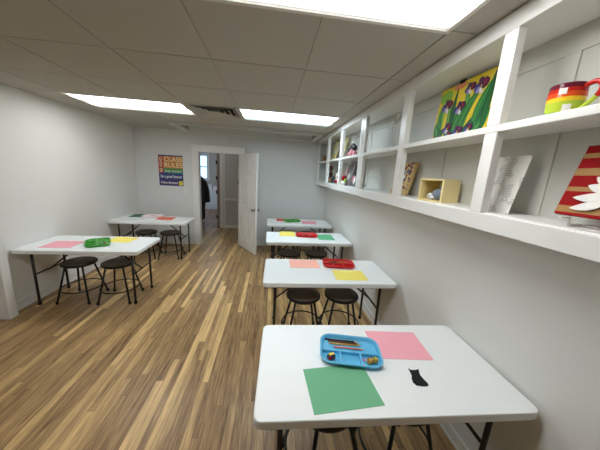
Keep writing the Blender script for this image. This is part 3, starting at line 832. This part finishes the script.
# wire flower ornament
wo = empty('wire_ornament', (1.07, 2.14, ZM), 0, 'delicate clear wire flower ornament standing in an otherwise empty upper bay', 'ornament')
M['wire'] = mat('thin_silver_wire', rgb(178, 178, 172), .3, metal=.8)
B().lathe([(.028, 0), (.028, .005), (.01, .01), (.002, .012)], n=20).build('base', M['wire'], wo)
for k, (dx, dy, dz) in enumerate(((0, .075, .232), (0, -.015, .275), (.01, .03, .15), (.0, .05, .12))):
    B().tube(sub([(0, 0, .01), (dx, dy * .3 + .012 * (-1) ** k, dz * .4), (dx, dy * .9, dz * .8), (dx, dy, dz)], 4), .0018, 6).build('stem', M['wire'], wo)
    if k < 2:
        f = B()
        for q in range(6):
            a = q * pi / 3; f.ball((dx + .012 * cos(a), dy + .012 * cos(a), dz + .018 * sin(a)), .012, n=8)
        f.ball((dx - .01, dy, dz), .007, n=8); f.build('flower', M['c_white'], wo)

# far bays: small pottery and pictures
def pot_figure(name, x, y, z, parts, label, cat_, rz=0):
    e = empty(name, (x, y, z), rz, label, cat_)
    for pn, m_, balls in parts:
        b = B()
        for c_, r_, sc_ in balls: b.ball(c_, r_, sc_)
        b.build(pn, m_, e)
    return e
pot_figure('flower_sculpture', 1.05, 3.235, ZM, [('petals', C_('rose'), [((-.01, .08, .036), .045, (.7, 1, .8)), ((-.02, -.02, .045), .05, (.6, 1, .9)), ((0, -.095, .042), .045, (.7, .9, .9)), ((0, .03, .078), .045, (.6, 1.1, .7))]),
             ('dark_petal', C_('black'), [((0, -.02, .138), .048, (.7, 1.1, .8)), ((0, -.085, .115), .045, (.7, .9, .9))]), ('dark_petal', C_('black'), [((0, .13, .105), .034, (.6, .9, 1.2))])], 'dark red and black flower shaped sculpture on the upper shelf', 'sculpture')
pot_figure('seated_figure', 1.05, 4.30, ZB, [('body', C_('brown'), [((0, .02, .06), .075, (.8, 1.6, .8)), ((0, .05, .16), .05, (.8, 1.4, .9)), ((0, .06, .25), .055, (.8, 1.4, .9))]),
             ('orange_front', C_('porange'), [((-.035, .07, .055), .045, (.6, 1.2, 1)), ((-.03, -.05, .05), .04, (.6, 1, 1))]), ('dark_side', C_('graphite'), [((-.005, -.13, .07), .055, (.6, .9, 1.2))])], 'brown stacked clay figure with orange front on the lower shelf', 'figurine')
pot_figure('brown_figurine', 1.06, 5.0, ZM, [('body', C_('ochre'), [((0, 0, .045), .05, (.8, 1, .9)), ((0, .0, .11), .035, (.8, 1, 1.1))])], 'small tan brown figurine in the farthest upper bay', 'figurine')
pot_figure('dark_figurine', 1.05, 4.62, ZM, [('body', C_('brown'), [((0, .02, .05), .055, (.8, 1.6, .9)), ((0, 0, .14), .045, (.8, 1.4, 1.3))]), ('head', C_('dkgrey'), [((0, -.02, .22), .04, (.8, 1.4, 1.1))])], 'brown and grey figurine beside the yellow abstract picture, upper shelf', 'figurine')
painted('abstract_picture', .30, .34, .015, C_('creamy'), [(C_('white'), blob(.16, .17, .09, .13, .4, seed=21)), (C_('yellow'), blob(.08, .25, .05, .07, seed=22)), (C_('dkgrey'), blob(.2, .2, .012, .07, .5, seed=23)), (C_('lemon'), blob(.22, .08, .05, .04, seed=24)), (C_('sky'), blob(.24, .28, .03, .03, seed=26))],
        'pale yellow and white abstract picture leaning on the upper shelf', 'picture', panel_frame((1.05, 4.47, ZM + .001), (1.05, 4.17, ZM + .001), radians(14)), M['c_creamy'])
painted('narrow_picture', .16, .34, .012, C_('creamy'), [(C_('lime'), blob(.08, .17, .05, .12, .1, seed=31)), (C_('white'), blob(.08, .25, .03, .05, seed=32)), (C_('ochre'), blob(.06, .08, .03, .04, seed=33))],
        'narrow yellow green picture just beside a post on the upper shelf', 'picture', panel_frame((1.06, 3.92, ZM + .001), (1.06, 3.76, ZM + .001), radians(13)), M['c_creamy'])
pot_figure('red_white_figurine', 1.02, 3.72, ZB, [('body', C_('white'), [((0, 0, .045), .05, (.8, 1.3, .9)), ((0, .02, .13), .04, (.8, 1.2, 1.2))]), ('red_cap', C_('red'), [((-.03, -.03, .04), .032, (.8, 1.2, .8)), ((-.02, -.09, .10), .03, (.8, 1, 1))])], 'red and white figurine at the left of the crowded lower bay', 'figurine')
painted('grey_picture', .30, .31, .014, C_('greycut'), [(C_('rose'), blob(.06, .20, .04, .06, seed=41)), (C_('white'), blob(.2, .12, .06, .06, seed=42)), (C_('grey'), blob(.18, .25, .08, .03, seed=43))],
        'grey and white picture leaning in the crowded lower bay', 'picture', panel_frame((1.06, 3.62, ZB + .001), (1.06, 3.32, ZB + .001), radians(13)), M['c_white'])
pot_figure('red_flower_vase', 1.005, 3.34, ZB, [('vase', C_('white'), [((0, 0, .035), .036, (.8, 1, .95)), ((0, .07, .03), .03, (.7, .8, .95))]), ('red_bloom', C_('red'), [((0, .01, .10), .045, (.7, 1.2, .9))]), ('leaves', C_('lime'), [((0, .07, .075), .03, (.6, 1, 1)), ((0, -.05, .07), .025, (.6, 1, 1))])], 'small white vase with a red bloom in front of the grey picture', 'vase')
painted('dark_picture', .22, .33, .014, C_('dkgrey'), [(C_('black'), blob(.1, .2, .06, .09, seed=51)), (C_('rose'), blob(.08, .1, .05, .05, seed=52)), (C_('white'), blob(.14, .08, .03, .05, seed=53)), (C_('plum'), blob(.15, .26, .04, .04, seed=54))],
        'tall dark picture at the right of the crowded lower bay', 'picture', panel_frame((1.06, 3.26, ZB + .001), (1.06, 3.04, ZB + .001), radians(12)), M['c_dkgrey'])

# ------------------------------------------------------------------ poster
ps = empty('poster', (-2.217, YB - .001, 1.213), 0, 'colourful class rules poster on the back wall left of the doorway', 'poster')
pw, ph = .455, .595
b = B(); t_ = .002
def band(m_, x0, x1, z0, z1, y=-.002): b.use(m_); b.box(x0, x1, y, 0, z0, z1)
band(C_('ppurple'), 0, pw, 0, .125); band(C_('pblue'), 0, pw, .125, .245); band(C_('pteal'), .09, pw, .245, .305); band(C_('pgreen'), .09, pw, .305, .345); band(C_('pred'), 0, .09, .245, ph - .02); band(C_('porange'), .09, pw, .345, ph - .02); band(C_('pblue'), 0, pw, ph - .02, ph); band(C_('lemon'), .37, .445, .012, .1, -.0026)
b.build('sheet', None, ps)
def text(body, x, z, size, m_, parent, width=None, rot=0, y=-.0036):
    cu = bpy.data.curves.new('lettering', 'FONT'); cu.body = body; cu.size = size; cu.extrude = .0006; cu.align_x = 'LEFT'; cu.offset = size * .012
    o = bpy.data.objects.new('lettering', cu); COL.objects.link(o); o.parent = parent
    o.location = (x, y, z); o.rotation_euler = (pi / 2, -rot, 0)
    cu.materials.append(m_)
    bpy.context.view_layer.update()
    me = bpy.data.meshes.new_from_object(o.evaluated_get(bpy.context.evaluated_depsgraph_get()))
    bpy.data.objects.remove(o)
    me.name = 'lettering'; o = bpy.data.objects.new('lettering', me); COL.objects.link(o); o.parent = parent
    o.location = (x, y, z); o.rotation_euler = (pi / 2, -rot, 0)
    bpy.context.view_layer.update()
    if width:
        d_ = max(v.co.x for v in me.vertices) - min(v.co.x for v in me.vertices)
        if d_ > 0: o.scale = (width / d_, 1, 1)
    return o
text('CLASS', .103, .475, .125, C_('cream'), ps, .335)
text('RULES', .103, .365, .125, C_('cream'), ps, .335)
text('Stay seated', .11, .272, .065, C_('cream'), ps, .31)
text('Be a good listener', .03, .158, .075, C_('white'), ps, .40)
text('Follow directions', .03, .042, .062, C_('white'), ps, .32)
text('BE KIND', .070, .262, .07, C_('cream'), ps, .29, rot=pi / 2)

# ------------------------------------------------------------------ far room furniture and person
cbn = empty('white_cabinet', (-2.33, 10.2, 0), 0, 'white low cabinet below the bright window in the far room', 'cabinet')
B().box(-.55, .35, -.22, .22, 0, .72).build('body', M['trim'], cbn, bevel=.006)
B().box(-.57, .37, -.24, .22, .72, .75).build('worktop', M['white_metal'], cbn, bevel=.004)
for x in (-.53, -.10):
    d_ = B().box(x, x + .41, -.235, -.22, .08, .68).build('cabinet_door', M['trim'], cbn, bevel=.004)
    B().ball((x + .36, -.245, .5), .014).build('knob', M['steel'], d_)
for k, (x, hgt, m_, lab) in enumerate(((-2.42, .22, 'white_metal', 'white box standing on the far room cabinet, door side'), (-2.22, .16, 'tray_white', 'low white box on the far room cabinet near its end'))):
    o = B().box(-.08, .08, -.08, .08, 0, hgt).box(-.085, .085, -.085, .085, hgt - .04, hgt + .005).build('storage_box', M[m_], bevel=.004); o.location = (x, 10.15, .751); tag(o, lab, 'box')

def make_person(loc, rz):
    e = empty('person', loc, rz, 'person in a black coat leaning forward, half hidden beyond the doorway', 'person')
    V = []; E = []; R = []
    def add(p, r, par=None):
        V.append(p); R.append(r)
        if par is not None: E.append((par, len(V) - 1))
        return len(V) - 1
    pel = add((0, .02, .92), (.15, .11)); sp = add((0, .0, 1.08), (.135, .10), pel); ch = add((0, -.08, 1.24), (.155, .11), sp); nb = add((0, -.17, 1.36), (.07, .065), ch); nk = add((0, -.225, 1.41), (.052, .054), nb)
    hd_ = add((0, -.29, 1.48), (.072, .088), nk); add((0, -.30, 1.56), (.062, .078), hd_)
    add((0, -.385, 1.465), (.012, .014), hd_)
    for s in (-1, 1):
        hip = add((.09 * s, .02, .86), (.088, .09), pel); kn = add((.10 * s, -.05, .47), (.06, .06), hip); an = add((.10 * s, -.03, .09), (.042, .042), kn); add((.11 * s, -.17, .035), (.04, .03), an)
        shd = add((.185 * s, -.10, 1.30), (.058, .058), ch); el = add((.235 * s, -.05, 1.04), (.046, .046), shd); wr = add((.15 * s, -.27, .98), (.03, .03), el)
        pm = add((.11 * s, -.33, .97), (.034, .018), wr)
        for k in range(4):
            f1 = add((.075 * s, -.365 + .012 * k, .99 - .02 * k), (.009, .009), pm); add((.04 * s, -.37 + .012 * k, .98 - .02 * k), (.008, .008), f1)
        t1 = add((.095 * s, -.32, 1.01), (.010, .010), pm); add((.07 * s, -.335, 1.03), (.009, .009), t1)
    me = bpy.data.meshes.new('body'); me.from_pydata(V, E, [])
    o = bpy.data.objects.new('body', me); COL.objects.link(o); o.parent = e
    o.modifiers.new('skin', 'SKIN'); ss = o.modifiers.new('sub', 'SUBSURF'); ss.levels = 2; ss.render_levels = 2
    for i, r_ in enumerate(R): me.skin_vertices[0].data[i].radius = r_
    me.skin_vertices[0].data[0].use_root = True
    bpy.context.view_layer.update()
    dg = bpy.context.evaluated_depsgraph_get()
    m2 = bpy.data.meshes.new_from_object(o.evaluated_get(dg))
    o.modifiers.clear(); o.data = m2
    m2.materials.clear()
    for m_ in (C_('coat'), C_('skin'), C_('graphite')): m2.materials.append(m_)
    for f in m2.polygons:
        f.use_smooth = True; c_ = f.center
        f.material_index = 1 if ((c_.z > 1.39 and c_.y < -.2) or (c_.y < -.29 and c_.z > .9)) else (2 if c_.z < .09 else 0)
    # coat and hair
    b = B(); b.loops([[(rx * cos(2 * pi * k / 28), y0 + ry * sin(2 * pi * k / 28), z) for k in range(28)] for z, y0, rx, ry in
        ((.62, .03, .215, .15), (.80, .025, .205, .145), (.95, .02, .19, .14), (1.08, -.005, .19, .14), (1.20, -.055, .21, .142), (1.30, -.12, .205, .125), (1.36, -.165, .13, .095), (1.40, -.205, .072, .07))], False, False); b.build('coat', C_('coat'), e)
    b = B(); b.ball((0, -.275, 1.535), .098, (.86, 1.0, .92)); b.build('hair', C_('hairbrown'), e)
    for s in (-1, 1): B().ball((.03 * s, -.372, 1.495), .009, (1, .6, .8)).build('eye', C_('black'), e)
    B().ball((0, -.372, 1.435), .016, (1.3, .4, .4)).build('mouth', C_('maroon'), e)
    return e
make_person((-1.985, 7.5, 0), radians(-90))

# ------------------------------------------------------------------ daylight outside the far window
wd = bpy.data.worlds.new('daylight'); S.world = wd; wd.use_nodes = True
bg = wd.node_tree.nodes['Background']; bg.inputs['Color'].default_value = (.42, .66, 1.0, 1); bg.inputs['Strength'].default_value = 2.2

# ------------------------------------------------------------------ camera
f_, yaw, pit, rol, ch_ = 242.04, .1262, .2085, .0586, 1.5987
cy, sy, cp, sp_ = cos(yaw), sin(yaw), cos(pit), sin(pit)
F = Vector((sy * cp, cy * cp, -sp_)); R_ = Vector((cy, -sy, 0)); U = R_.cross(F)
R2 = R_ * cos(rol) + U * sin(rol); U2 = -R_ * sin(rol) + U * cos(rol)
cam = bpy.data.cameras.new('camera'); cam.sensor_width = 36; cam.lens = f_ / 600 * 36; cam.clip_start = .05
co = bpy.data.objects.new('camera', cam); COL.objects.link(co)
mw = Matrix((R2, U2, -F)).transposed().to_4x4(); mw.translation = (0, 0, ch_); co.matrix_world = mw
S.camera = co
S.view_settings.view_transform = 'Standard'; S.view_settings.look = 'None'; S.view_settings.exposure = 0.09; S.view_settings.gamma = 1
S.cycles.max_bounces = 10; S.cycles.diffuse_bounces = 6
S.cycles.use_denoising = True
S.cycles.sample_clamp_indirect = 6
